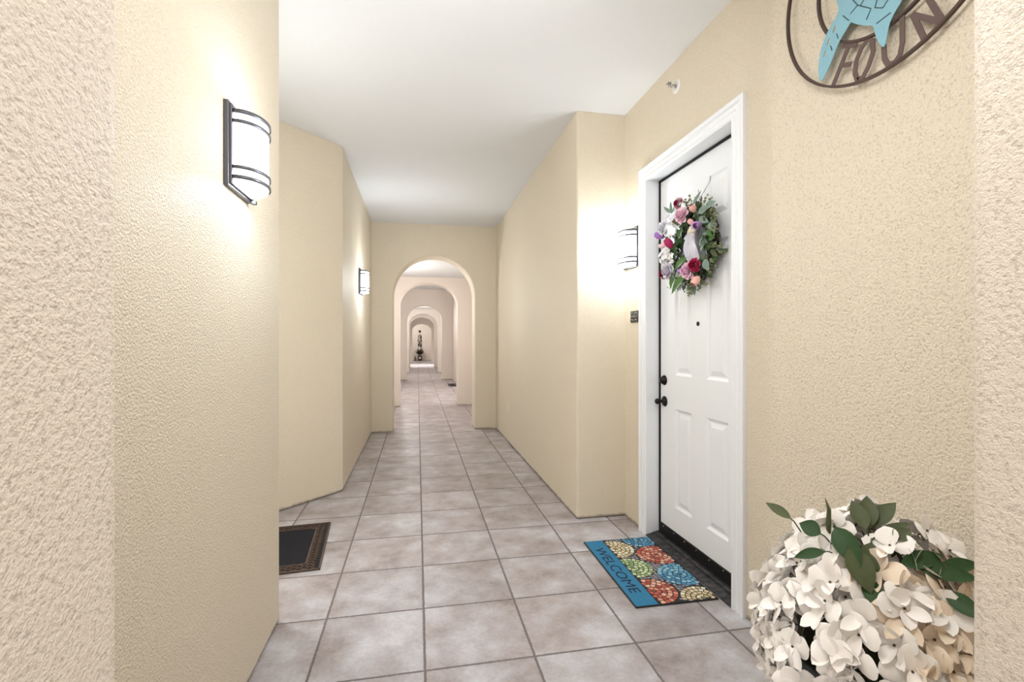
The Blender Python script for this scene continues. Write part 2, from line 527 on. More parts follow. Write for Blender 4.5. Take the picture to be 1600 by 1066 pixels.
t = thing('outlet_cover', 'small cream outlet cover low on the right wall of the narrow hall', 'outlet', (1.165, 6.15, .45))
bm = bmesh.new(); box(bm, -.006, 0, -.036, .036, -.058, .058)
obj('cover_plate', bm, mat('cream_plastic', (240, 230, 206), .4), t, bevel=.002)
for s in (-1, 1):
    bm = bmesh.new(); box(bm, -.008, -.004, -.016, .016, s * .021 - .013, s * .021 + .013)
    obj('socket', bm, M_plastic, t, bevel=.002)

# ------------------------------------------------------------------ turtle ring sign
SX, SY, SZ = 1.52, 1.317, 2.65
def sp(a, b, c=0):          # sign plane: a to the right, b up, c off the wall
    return (-c, -a, b)
sign = thing('turtle_sign', 'round brown metal ring sign with an aqua turtle, high on right wall above the flowers', 'wall sign', (SX, SY, SZ))
def ring_pts(r, ca=0, cb=0, n=72, c=0):
    return [sp(ca + r * math.cos(2 * math.pi * i / n), cb + r * math.sin(2 * math.pi * i / n), c) for i in range(n)]
def flat_ring(r, w, th, ca, cb, c, n=96):
    bm = bmesh.new(); V = []
    for i in range(n):
        a = 2 * math.pi * i / n
        V.append([bm.verts.new(sp(ca + q * math.cos(a), cb + q * math.sin(a), cc)) for q, cc in ((r - w, c - th), (r + w, c - th), (r + w, c + th), (r - w, c + th))])
    for i in range(n):
        A, B = V[i], V[(i + 1) % n]
        for k in range(4):
            bm.faces.new((A[k], A[(k + 1) % 4], B[(k + 1) % 4], B[k]))
    bmesh.ops.recalc_face_normals(bm, faces=bm.faces)
    return bm
obj('outer_ring', flat_ring(.418, .0045, .006, 0, 0, 0), M_brown_metal, sign)
obj('inner_ring', flat_ring(.268, .0045, .006, .006, -.0115, 0), M_brown_metal, sign)
def strip(bm, pts, w, th, c=0):
    """flat stroke of half-width w in the sign plane"""
    P = [Vector(p) for p in pts]; L = []
    for i, p in enumerate(P):
        d = (P[min(i + 1, len(P) - 1)] - P[max(i - 1, 0)]).normalized()
        nrm = Vector((-d.y, d.x)) * w
        L.append([bm.verts.new(sp(q.x, q.y, cc)) for cc in (c - th, c + th) for q in (p - nrm, p + nrm)])
    for A, B in zip(L, L[1:]):
        for a, b in ((0, 1), (1, 3), (3, 2), (2, 0)):
            bm.faces.new((A[a], A[b], B[b], B[a]))
    for A in (L[0], L[-1]):
        bm.faces.new((A[0], A[1], A[3], A[2]))
off = lambda pts: [(a - .0087, b) for a, b in pts]
LET = {
 'letter_f': [[(-.190, -.366), (-.124, -.258)], [(-.146, -.241), (-.088, -.270)], [(-.156, -.308), (-.112, -.327)]],
 'letter_o': [[(-.088, -.398), (-.098, -.366), (-.093, -.328), (-.073, -.294), (-.050, -.279), (-.032, -.292), (-.029, -.332), (-.046, -.372), (-.066, -.397), (-.0885, -.3975)]],
 'letter_u': [[(.009, -.335), (.011, -.378), (.023, -.405), (.045, -.411), (.064, -.395), (.071, -.36), (.070, -.262)]],
 'letter_n': [[(.138, -.392), (.102, -.290)], [(.104, -.296), (.184, -.370)], [(.190, -.372), (.150, -.275)]],
}
M_letter = mat('brown_letter_metal', (104, 86, 82), .5, .2, .4)
for nm, ss in LET.items():
    bm = bmesh.new()
    for i, s_ in enumerate(ss):
        strip(bm, off(s_), .0085, .0016, .0004 * i)
    bmesh.ops.recalc_face_normals(bm, faces=bm.faces)
    obj('letter', bm, M_letter, sign)
# aqua turtle: flat cut-out with holes (2D curve fill -> mesh)
def fill_mesh(name, loops, ext):
    cu = bpy.data.curves.new(name, 'CURVE'); cu.dimensions = '2D'; cu.fill_mode = 'BOTH'; cu.extrude = ext
    for lp in loops:
        s_ = cu.splines.new('POLY'); s_.points.add(len(lp) - 1); s_.use_cyclic_u = True
        for p, q in zip(s_.points, lp):
            p.co = (q[0], q[1], 0, 1)
    tmp = bpy.data.objects.new('tmp', cu)
    C.objects.link(tmp)
    me = bpy.data.meshes.new_from_object(tmp.evaluated_get(bpy.context.evaluated_depsgraph_get()))
    bpy.data.objects.remove(tmp); bpy.data.curves.remove(cu)
    return me
def smooth_loop(pts, it=2):
    for _ in range(it):
        o = []
        for i in range(len(pts)):
            a, b = Vector(pts[i]), Vector(pts[(i + 1) % len(pts)])
            o += [tuple(a * .75 + b * .25), tuple(a * .25 + b * .75)]
        pts = o
    return pts
TUR = [(-.164, -.062), (-.152, -.105), (-.164, -.127), (-.187, -.142), (-.211, -.167), (-.233, -.206), (-.244, -.257), (-.243, -.305), (-.232, -.332), (-.211, -.313), (-.181, -.272), (-.158, -.23), (-.135, -.21), (-.103, -.183), (-.101, -.187), (-.076, -.211), (-.045, -.235), (-.018, -.250), (-.014, -.281), (-.001, -.317), (.018, -.352), (.027, -.329), (.034, -.289), (.048, -.263), (.076, -.238), (.100, -.203), (.105, -.128),
       (.09, -.06), (.14, -.03), (.19, .03), (.215, .10), (.17, .09), (.12, .055), (.06, .05), (.05, .10), (.075, .15), (.05, .195), (0, .20), (-.035, .165), (-.025, .11), (-.03, .06), (-.09, .09), (-.16, .16), (-.20, .17), (-.18, .10), (-.145, .03), (-.165, 0)]
def hole(a, b, w, h, tilt):
    c_, s_ = math.cos(tilt), math.sin(tilt)
    return [(a + x * c_ - y * s_, b + x * s_ + y * c_) for x, y in ((-w, -h), (w, -h), (w * .8, h), (-w * .8, h))]
me = fill_mesh('turtle', [off(smooth_loop(TUR, 2))] + [off(hole(a, b, .0055, .011, -.45)) for a, b in ((-.171, -.166), (-.197, -.196), (-.212, -.232))], .0012)
M_aqua = varied('aqua_painted_metal', (146, 192, 204), (132, 178, 196), 12, .45)
tu = link('turtle', me, M_aqua, sign)
# curve-plane (x right, y up, z out) -> sign plane
tu.rotation_euler = Matrix(((0, 0, -1), (-1, 0, 0), (0, 1, 0))).to_euler()
tu.location = (-.010, 0, 0)
M_line = mat('dark_line', (52, 60, 62), .5)
for l in ([(-.097, -.108), (-.076, -.143), (-.105, -.154)], [(-.066, -.152), (-.026, -.189), (-.043, -.216)], [(-.012, -.196), (.016, -.215), (.034, -.200)], [(-.135, -.14), (-.111, -.174)], [(.043, -.249), (-.006, -.253)], [(-.161, -.189), (-.155, -.21)], [(-.187, -.218), (-.181, -.239)], [(-.076, -.143), (-.066, -.152)], [(-.018, -.120), (.005, -.150), (-.012, -.196)], [(-.066, -.152), (-.040, -.130), (-.018, -.120)]):
    bm = bmesh.new(); strip(bm, off(l), .0013, .0006, .0125)
    bmesh.ops.recalc_face_normals(bm, faces=bm.faces)
    obj('shell_line', bm, M_line, tu).matrix_parent_inverse = (Matrix.Translation(tu.location) @ tu.rotation_euler.to_matrix().to_4x4()).inverted()

# ------------------------------------------------------------------ welcome mat
def mat_at(pts, ang):
    return pts
WM = thing('welcome_mat', 'rubber welcome mat with blue lettered band and coloured mosaic circles at the white door', 'doormat', (1.298, 2.602, 0), R(-.6))
wl = lambda x, y: (x - 1.298, y - 2.602)
HX, HY = .229, .394
bm = bmesh.new(); box(bm, -HX, HX, -HY, HY, 0, .0075)
obj('rubber_base', bm, mat('mat_black_rubber', (20, 20, 23), .6), WM, bevel=.003)
bm = bmesh.new(); box(bm, -HX + .006, -HX + .126, -HY + .006, HY - .006, .005, .0083)
obj('lettered_band', bm, varied('mat_blue', (50, 124, 160), (44, 112, 150), 60, .75), WM)
cu = bpy.data.curves.new('w', 'FONT'); cu.body = 'WELCOME'; cu.extrude = .0004; cu.space_character = 1.0
tmp = bpy.data.objects.new('w', cu); C.objects.link(tmp)
bpy.context.view_layer.update()
me = bpy.data.meshes.new_from_object(tmp.evaluated_get(bpy.context.evaluated_depsgraph_get()))
bpy.data.objects.remove(tmp)
xs = [v.co.x for v in me.vertices]; yy = [v.co.y for v in me.vertices]
x0, x1, y0, y1 = min(xs), max(xs), min(yy), max(yy)
for v in me.vertices:
    a = (v.co.x - x0) / (x1 - x0); b = (v.co.y - y0) / (y1 - y0)
    lx, ly = wl(1.102 + b * .060, 2.884 - a * .548)
    v.co = (lx, ly, .0086 + v.co.z)
link('lettering', me, mat('mat_navy', (16, 32, 60), .8), WM)
MOS = [('cream', 1.232, 2.850, .118), ('blue', 1.440, 2.962, .112), ('red', 1.452, 2.732, .122), ('green', 1.232, 2.597, .116), ('blue', 1.462, 2.478, .124), ('red', 1.232, 2.335, .124), ('cream', 1.452, 2.225, .116)]
PAL = {'cream': [(226, 208, 168), (240, 232, 206), (196, 178, 140), (214, 196, 150)], 'blue': [(96, 164, 196), (140, 192, 212), (64, 128, 164), (84, 150, 190)], 'red': [(190, 92, 72), (214, 140, 112), (164, 70, 58), (228, 176, 150)], 'green': [(166, 190, 132), (206, 218, 172), (140, 168, 112), (190, 206, 158)], 'grey': [(128, 130, 144), (160, 150, 150)]}
mm, idx = [], {}
for k, cs in PAL.items():
    idx[k] = (len(mm), len(cs))
    for c in cs:
        mm.append(mat('mosaic_' + k, c, .7))
bm = bmesh.new()
prio = [2, 3, 4, 5, 0, 1, 6]
def owner(x, y):
    for p in prio:
        if math.hypot(x - MOS[p][1], y - MOS[p][2]) < MOS[p][3] + .003:
            return p
    return -1
def inmat(x, y):
    lx, ly = wl(x, y)
    return -HX + .131 < lx < HX - .006 and -HY + .006 < ly < HY - .006
def clampm(x, y):
    lx, ly = wl(x, y)
    return (min(max(lx, -HX + .130), HX - .005) + 1.298, min(max(ly, -HY + .005), HY - .005) + 2.602)
def quad(ps, mi):
    v = [bm.verts.new((*wl(*p), .0084)) for p in ps]; f = bm.faces.new(v); f.material_index = mi
    if f.normal.z < 0: f.normal_flip()
for p, (k, cx, cy, Rr) in enumerate(MOS):
    nr = 4; dr = Rr / (nr + .5)
    for r_ in range(nr + 1):
        ri, ro = (r_ - .5) * dr + .0025, (r_ + .5) * dr - .0025
        if r_ == 0: ri = .001
        n = max(5, int(2 * math.pi * (ri + ro) / 2 / (dr * 1.0)))
        ph = rnd.random() * 6
        for i in range(n):
            g = .0025 / max((ri + ro) / 2, .004)
            a0, a1 = ph + 2 * math.pi * i / n + g, ph + 2 * math.pi * (i + 1) / n - g
            ps = [(cx + r * math.cos(a), cy + r * math.sin(a)) for r, a in ((ri, a0), (ro, a0), (ro, a1), (ri, a1))]
            mx, my = sum(q[0] for q in ps) / 4, sum(q[1] for q in ps) / 4
            if owner(mx, my) == p and inmat(mx, my):
                s_, c_ = idx[k]; quad([clampm(*q) for q in ps], s_ + rnd.randrange(c_))
gx = 1.20
while gx < 1.525:
    gy = 2.21
    while gy < 3.0:
        ps = [(gx, gy), (gx + .016, gy), (gx + .016, gy + .015), (gx, gy + .015)]
        if owner(gx + .008, gy + .0075) < 0 and all(inmat(*q) for q in ps):
            s_, c_ = idx['grey']; quad(ps, s_ + rnd.randrange(c_))
        gy += .0195
    gx += .0205
bmesh.ops.recalc_face_normals(bm, faces=bm.faces)
for f in bm.faces:
    if f.normal.z < 0: f.normal_flip()
obj('mosaic', bm, mm, WM)

# ------------------------------------------------------------------ dark grated mats
def grate_mat(label, loc, rotz, w, l, name='grate_doormat', bord=.088):
    t = thing(name, label, 'doormat', loc, rotz)
    bm = bmesh.new(); box(bm, -w / 2, w / 2, -l / 2, l / 2, 0, .004)
    obj('rubber_base', bm, M_black, t)
    bm = bmesh.new(); box(bm, -w / 2 + bord, w / 2 - bord, -l / 2 + bord, l / 2 - bord, .003, .008)
    obj('carpet_inset', bm, varied('mat_carpet', (34, 35, 42), (16, 16, 20), 220, .95), t)
    M_br = mat('mat_brown_rubber', (84, 66, 56), .6)
    bm = bmesh.new()
    def bar(ax, ay, bx, by, hw, z0, z1):
        d = Vector((bx - ax, by - ay)); n = Vector((-d.y, d.x)).normalized() * hw
        lo = [bm.verts.new((p[0], p[1], z0)) for p in ((ax - n.x, ay - n.y), (bx - n.x, by - n.y), (bx + n.x, by + n.y), (ax + n.x, ay + n.y))]
        hi = [bm.verts.new((v.co.x, v.co.y, z1)) for v in lo]
        bm.faces.new(hi)
        for k in range(4):
            bm.faces.new((lo[k], lo[(k + 1) % 4], hi[(k + 1) % 4], hi[k]))
    for ww, ll in ((w / 2 - .005, l / 2 - .005), (w / 2 - bord, l / 2 - bord)):
        for s in (-1, 1):
            bar(s * ww, -ll, s * ww, ll, .0045, .002, .0095); bar(-ww, s * ll, ww, s * ll, .0045, .002, .0095)
    # lattice of flattened cells along the border
    def inb(x, y):
        return abs(x) < w / 2 - .004 and abs(y) < l / 2 - .004 and not (abs(x) < w / 2 - bord - .004 and abs(y) < l / 2 - bord - .004)
    px, py = .058, .036
    for i in range(int(w / px) * 2 + 2):
        for j in range(int(l / py) * 2 + 2):
            if (i + j) % 2: continue
            x, y = -w / 2 + .005 + i * px / 2, -l / 2 + .005 + j * py / 2
            for dx_ in (-1, 1):
                a, b = (x, y), (x + dx_ * px / 2, y + py / 2)
                if inb(*a) and inb(*b):
                    bar(*a, *b, .0030, .002, .0085)
    bmesh.ops.recalc_face_normals(bm, faces=bm.faces)
    obj('lattice_border', bm, M_br, t)
    return t
grate_mat('black carpeted doormat with brown lattice border, half hidden behind the near left wall', (-.852, 3.290, 0), R(4.9), .53, .745)
grate_mat('tiny dark doormat far down the hall, against right wall past the second archway', (1.02, 14.35, 0), 0, .24, .8, bord=.06)

# ------------------------------------------------------------------ flower building blocks
def petal(bm, M, length, width, cup=.3, curl=.2, nu=4, nv=5, mi=0, tip=.7, wav=0.0):
    """rounded petal: grows along +y from the origin, facing +z"""
    g = []
    ph = rnd.random() * 6
    for j in range(nv + 1):
        v = math.sin(math.pi / 2 * j / nv)
        if v > .55:
            w = width * math.sqrt(max(1 - ((v - .55) / .462) ** 2, 0))
        else:
            w = width * (.30 + .70 * math.sin(math.pi / 2 * v / .55))
        row = []
        for i in range(nu + 1):
            u = i / nu * 2 - 1
            x = u * w / 2
            y = length * v * (1 - .06 * u * u)
            q = 2 * x / width
            z = cup * width * q * q * .8 + curl * length * (v * v) + wav * length * math.sin(q * 3 + ph + v * 4)
            row.append(bm.verts.new(M @ Vector((x, y, z))))
        g.append(row)
    for j in range(nv):
        for i in range(nu):
            f = bm.faces.new((g[j][i], g[j][i + 1], g[j + 1][i + 1], g[j + 1][i])); f.smooth = True; f.material_index = mi

def orient(p, nrm, up=None, spin=0):
    """matrix whose +z is nrm at p"""
    z = Vector(nrm).normalized()
    a = Vector((0, 0, 1)) if abs(z.z) < .95 else Vector((0, 1, 0))
    if up is not None: a = Vector(up)
    x = a.cross(z).normalized(); y = z.cross(x)
    M = Matrix((x, y, z)).transposed().to_4x4()
    return Matrix.Translation(Vector(p)) @ M @ Matrix.Rotation(spin, 4, 'Z')

def leaf(bm, M, length, width, bend=.15, mi=0, fold=.15):
    g = []
    n = 7
    for j in range(n + 1):
        v = j / n
        w = width / 2 * math.sin(math.pi * (v ** .85)) ** .9 if 0 < v < 1 else .0004
        y = length * v; z = -bend * length * v * v
        g.append([bm.verts.new(M @ Vector((-w, y, z + fold * w * 2))), bm.verts.new(M @ Vector((0, y, z))), bm.verts.new(M @ Vector((w, y, z + fold * w * 2)))])
    for A, B in zip(g, g[1:]):
        for k in range(2):
            f = bm.faces.new((A[k], A[k + 1], B[k + 1], B[k])); f.smooth = True; f.material_index = mi

# ------------------------------------------------------------------ wreath on the door
WX, WY, WZ = DX, 2.53, 1.90
wr = thing('flower_wreath', 'round wreath of roses, tulips and green leaves hanging on the white door', 'wreath', (WX, WY, WZ))
def wp(a, b, c):            # right, up, out from the door
    return Vector((-c, -a, b))
OUT = Vector((-1, 0, 0))
def wm(a, b, c, na=0, nb=0, spin=0):
    """orientation facing out of the door tilted by (na, nb)"""
    n = (OUT + Vector((0, -na, nb))).normalized()
    return orient(wp(a, b, c), n, Vector((0, 0, 1)), spin)
RC = (-.005, -.010)
bm = bmesh.new()
for k in range(7):
    pts = []
    for i in range(48):
        th = 2 * math.pi * i / 48
        r = .182 + .020 * math.sin(5 * th + k * 1.3) + .012 * math.sin(9 * th + k)
        pts.append(wp(RC[0] + r * math.cos(th) * .97, RC[1] + r * math.sin(th), .045 + .022 * math.cos(4 * th + 2 * k)))
    tube(bm, pts, .006, 5, closed=True)
obj('twig_ring', bm, mat('twig_brown', (62, 52, 42), .8), wr)
def ring_leaves(m, n, rlo, rhi, llo, lhi, wfac, bias, sprays=11):
    for k in range(sprays):
        bm = bmesh.new()
        for i in range(n // sprays):
            th = 2 * math.pi * (k + rnd.random()) / sprays + rnd.uniform(-.12, .12)
            r = rnd.uniform(rlo, rhi)
            a, b = RC[0] + r * math.cos(th), RC[1] + r * math.sin(th)
            L = rnd.uniform(llo, lhi)
            dirang = th + rnd.uniform(-1.3, 1.3) * bias
            M = wm(a, b, rnd.uniform(.03, .095), rnd.uniform(-.5, .5), rnd.uniform(-.5, .5), dirang - math.pi / 2)
            leaf(bm, M, L, L * wfac * rnd.uniform(.8, 1.2), rnd.uniform(-.2, .3))
        obj('leaf_spray', bm, m, wr)
ring_leaves(M_leaf_olive, 84, .11, .215, .045, .085, .42, 1)
ring_leaves(M_leaf_mid, 66, .11, .20, .045, .08, .42, 1)
ring_leaves(M_leaf_gray, 48, .13, .22, .04, .075, .46, 1)
ring_leaves(M_leaf_dark, 96, .10, .215, .04, .08, .5, 1.4)
# thin sprigs with little buds
M_bud = varied('sprig_buds', (150, 152, 116), (92, 104, 70), 60, .7)
for i in range(46):
    bm = bmesh.new()
    th = rnd.uniform(0, 2 * math.pi); r0 = .2
    a, b = RC[0] + r0 * math.cos(th), RC[1] + r0 * math.sin(th)
    t2 = th + rnd.uniform(-.7, .7); L = rnd.uniform(.05, .11)
    p0, p1 = wp(a, b, .06), wp(a + L * math.cos(t2), b + L * math.sin(t2), rnd.uniform(.05, .12))
    tube(bm, [p0, (p0 + p1) / 2 + Vector((-.01, 0, 0)), p1], .0012, 4)
    for k in range(7):
        q = p0.lerp(p1, .3 + k * .11) + Vector((rnd.uniform(-.010, .010), rnd.uniform(-.010, .010), rnd.uniform(-.010, .010)))
        bmesh.ops.create_icosphere(bm, subdivisions=1, radius=rnd.uniform(.004, .008), matrix=Matrix.Translation(q))
    obj('bud_sprig', bm, M_bud, wr, smooth=True)
M_blossom = mat('blossom_white', (244, 242, 238), .6)
for i in range(38):
    bm = bmesh.new()
    th = rnd.uniform(1.7, 4.6)
    a, b = RC[0] + .2 * math.cos(th), RC[1] + .2 * math.sin(th)
    ca, cb, cc = a + rnd.uniform(-.05, .05), b + rnd.uniform(-.05, .05), rnd.uniform(.09, .12)
    for k in range(5):
        q = wp(ca + rnd.uniform(-.014, .014), cb + rnd.uniform(-.014, .014), cc + rnd.uniform(-.006, .006))
        for p_ in range(5):
            petal(bm, orient(q, OUT + Vector((0, rnd.uniform(-.4, .4), rnd.uniform(-.4, .4))), None, p_ * 1.256), .012, .011, .1, .2, 2, 3)
    obj('white_blossom', bm, M_blossom, wr)
for (a0, b0, a1, b1, w) in ((.022, -.085, -.10, -.150, .05), (.020, -.185, -.118, -.285, .062), (-.10, -.16, -.135, -.255, .045)):
    bm = bmesh.new(); d = Vector((a1 - a0, b1 - b0))
    leaf(bm, wm(a0, b0, .115, .1, .2, math.atan2(d.y, d.x) - math.pi / 2), d.length, w, .1, 0, .25)
    obj('leaf', bm, M_leaf_mid, wr)
for (a, b, ang, L, w) in ((.11, .15, 10, .08, .042), (.12, .12, -30, .085, .04), (.12, -.01, -20, .07, .05), (.05, .20, 50, .10, .024), (.18, .16, 15, .07, .04), (.20, .06, -15, .07, .042), (.17, -.12, -60, .08, .045), (-.17, .22, 140, .09, .022), (-.17, .22, 100, .08, .022), (-.17, .22, 50, .09, .022)):
    bm = bmesh.new(); leaf(bm, wm(a, b, .10, .3, .1, R(ang) - math.pi / 2), L, w, -.05, 0, .2)
    obj('leaf', bm, M_leaf_gray, wr)

_pm = {}
def pmat(c1, c2):
    if (c1, c2) not in _pm: _pm[(c1, c2)] = varied('wreath_petal', c1, c2, 60, .6)
    return _pm[(c1, c2)]
def rose(a, b, r, c1, c2, name='rose'):
    r *= 1.2
    bm = bmesh.new()
    ta, tb = (a - RC[0]) * .9, (b - RC[1]) * .9
    for ringk, (n, rad, tilt, ln) in enumerate(((3, .10, 82, .70), (4, .22, 70, .80), (5, .36, 52, .85), (6, .5, 30, .85), (6, .55, 8, .85))):
        for i in range(n):
            sp_ = 2 * math.pi * i / n + ringk * .7
            M = wm(a, b, .135 - ringk * .003, ta, tb, sp_) @ Matrix.Translation((0, r * rad * .5, 0)) @ Matrix.Rotation(R(tilt), 4, 'X')
            petal(bm, M, r * ln, r * 1.0, .25, -.12 if tilt < 60 else .1, 4, 4, 0 if ringk > 1 else 1, .75)
    obj(name, bm, [pmat(c1, c2), pmat(c2, c2)], wr)
def tulip(a, b, r, c1, c2, ang=None, name='tulip'):
    r *= 1.15
    bm = bmesh.new()
    if ang is None: ang = math.atan2(b - RC[1], a - RC[0])
    ca, sa = math.cos(ang), math.sin(ang)
    axis = Vector((-.75, -ca * .8, sa * .8)).normalized()
    base = wp(a - ca * r * .6, b - sa * r * .6, .10)
    M0 = orient(base, axis)
    for ly in range(2):
        for i in range(3):
            M = M0 @ Matrix.Rotation(2 * math.pi * (i + ly * .5) / 3, 4, 'Z')
            g = []
            for j in range(7):
                v = j / 6
                rad = r * (.72 + .05 * ly) * (math.sin(math.pi * (.12 + v * .72)) ** .7)
                wd = .95 * math.sin(math.pi * (v * .8 + .14)) ** .6
                g.append([bm.verts.new(M @ Vector((rad * math.sin(u * wd * 1.15), rad * math.cos(u * wd * 1.15), v * r * 2.0))) for u in (-1, -.5, 0, .5, 1)])
            for A, B in zip(g, g[1:]):
                for k in range(4):
                    f = bm.faces.new((A[k], A[k + 1], B[k + 1], B[k])); f.smooth = True
    for i in range(6):
        petal(bm, M0 @ Matrix.Translation((0, 0, r * 1.3)) @ Matrix.Rotation(i * 1.05, 4, 'Z') @ Matrix.Rotation(R(60), 4, 'X'), r * .5, r * .4, .2, .1, 2, 3, 1)
    tube(bm, [base, base - axis * .03], .003, 5, mi=2)
    obj(name, bm, [pmat(c1, c1), pmat(c2, c2), M_leaf_mid], wr)
def fluff(a, b, r, c1, c2, n=9, name='hydrangea'):
    bm = bmesh.new()
    for i in range(n):
        u = rnd.uniform(0, 6.28); q = r * math.sqrt(rnd.random()) * .9
        p = wp(a + q * math.cos(u), b + q * math.sin(u), .10 + .03 * (1 - q / r) + rnd.uniform(0, .015))
        nn = OUT * 1.2 + Vector((0, -math.cos(u), math.sin(u))) * (q / r)
        for s in range(5):
            petal(bm, orient(p, nn, None, s * 1.256 + u), r * .42, r * .42, .1, .15, 3, 3)
    obj(name, bm, pmat(c1, c2), wr)
PK, PKD = (248, 220, 230), (236, 190, 212)
BU, MG = (140, 26, 64), (176, 44, 98)
rose(-.040, .242, .030, (246, 222, 226), BU, 'ranunculus')
tulip(.085, .178, .022, (242, 190, 178), BU, R(60))
rose(-.001, .161, .040, PK, PKD)
tulip(.064, .106, .018, (240, 184, 184), BU, R(110))
tulip(.127, .076, .027, (190, 142, 208), (160, 100, 180), R(-20))
fluff(-.105, .190, .036, (240, 238, 240), (222, 222, 236), 10)
fluff(-.181, .183, .036, (242, 242, 248), (226, 226, 240), 10)
rose(-.225, .140, .036, (242, 242, 246), (228, 228, 236), 'peony')
tulip(-.285, .105, .026, (168, 120, 196), (140, 84, 170), R(150))
tulip(-.168, .030, .028, (180, 46, 100), (150, 30, 80), R(95))
tulip(-.262, .037, .018, (242, 206, 214), (230, 180, 190), R(180))
fluff(-.255, -.040, .045, (244, 244, 246), (226, 228, 232), 12, 'white_flower')
fluff(.069, .056, .026, (246, 240, 214), (232, 220, 180), 9, 'cream_flower')
rose(-.150, -.140, .045, (238, 234, 240), (206, 200, 214), 'white_peony')
rose(-.222, -.150, .026, (160, 30, 66), (128, 18, 50), 'burgundy_flower')
tulip(-.034, -.150, .020, (166, 130, 196), (136, 96, 170), R(200))
rose(.057, -.168, .040, (250, 226, 236), (238, 190, 216))
rose(.124, -.145, .032, (206, 50, 100), (150, 20, 60), 'magenta_flower')
tulip(.118, -.228, .026, (246, 190, 176), (240, 170, 160), R(-80))
# pale ribbon gathered in the opening of the wreath
bm = bmesh.new()
for (a0, w, ph) in ((-.030, .085, 0), (.020, .075, 1.5), (.055, .05, 3)):
    g = []
    for j in range(15):
        v = j / 14
        b = .105 - v * .215
        ww = w * (.45 + .55 * math.sin(math.pi * (v * .85 + .08)))
        g.append([bm.verts.new(wp(a0 + (i / 8 - .5) * ww + .008 * math.sin(v * 6 + ph), b + .006 * math.sin(i * 1.7 + ph), .045 + .016 * math.sin(i * 1.25 + v * 3 + ph) + .02 * math.sin(math.pi * v) + .006 * ph)) for i in range(9)])
    for A, B in zip(g, g[1:]):
        for k in range(8):
            f = bm.faces.new((A[k], A[k + 1], B[k + 1], B[k])); f.smooth = True
obj('ribbon', bm, varied('pale_fabric', (232, 228, 234), (204, 206, 222), 20, .8), wr)
bm = bmesh.new()
tube(bm, [wp(.055, .20, .04), wp(.060, .26, .05), wp(.075, .29, .035), wp(.085, .345, .008), wp(.083, .372, .004)], .0028, 6)
tube(bm, [wp(.055, .22, .04), wp(.040, .27, .05), wp(.035, .305, .05)], .0022, 6)
obj('hanger', bm, mat('silver_wire', (186, 188, 196), .3, .8), wr)

# ------------------------------------------------------------------ potted white flowers
FX, FY = 1.215, 1.075
fp = thing('potted_flowers', 'large gray pot overflowing with drooping white artificial flowers in the right corner', 'flower pot', (FX, FY, 0))
bm = bmesh.new()
lathe(bm, [(.150, 0), (.165, .012), (.185, .10), (.212, .26), (.224, .36), (.226, .44), (.236, .450), (.240, .475), (.232, .488), (.214, .486), (.205, .455), (.001, .450)], 48)
obj('pot', bm, M_pot, fp)
bm = bmesh.new()
bmesh.ops.create_icosphere(bm, subdivisions=3, radius=.15, matrix=Matrix.Translation((0, 0, .52)) @ Matrix.Diagonal((1.15, 1.15, .9, 1)))
for v in bm.verts:
    v.co += Vector((noise.noise(v.co * 20), noise.noise(v.co * 20 + Vector((5, 5, 5))), noise.noise(v.co * 20 + Vector((9, 2, 5))))) * .02
obj('moss_ball', bm, varied('dark_moss', (84, 84, 58), (48, 50, 36), 40, .9), fp, smooth=True)
def floret(bm, p, nrm, s, cream):
    spin = rnd.uniform(-.5, .5)
    z = Vector(nrm).normalized()
    M = orient(p, z, None, spin)
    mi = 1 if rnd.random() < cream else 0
    # two broad wings, one hood, two small keel petals
    for ang, ln, wd, cup, tilt in ((78, 1.0, .92, -.10, 10), (-78, 1.0, .92, -.10, 10), (0, .85, .95, .10, 25), (152, .95, .55, .25, 30), (-152, .95, .55, .25, 30)):
        if rnd.random() < .08: continue
        Mp = M @ Matrix.Rotation(R(ang + rnd.uniform(-14, 14)), 4, 'Z') @ Matrix.Rotation(R(tilt + rnd.uniform(-14, 22)), 4, 'X')
        petal(bm, Mp, s * ln * rnd.uniform(.85, 1.15), s * wd, cup, rnd.uniform(-.25, .10), 5, 7, mi, .80, .006)
    tube(bm, [Vector(p) - z * .028, Vector(p) - z * .008, Vector(p) + z * .004], [.0018, .0022, .0015], 5, mi=2)
    bmesh.ops.create_icosphere(bm, subdivisions=1, radius=.0032, matrix=Matrix.Translation(Vector(p) + z * .003))
    for f in bm.faces[-20:]: f.material_index = 2
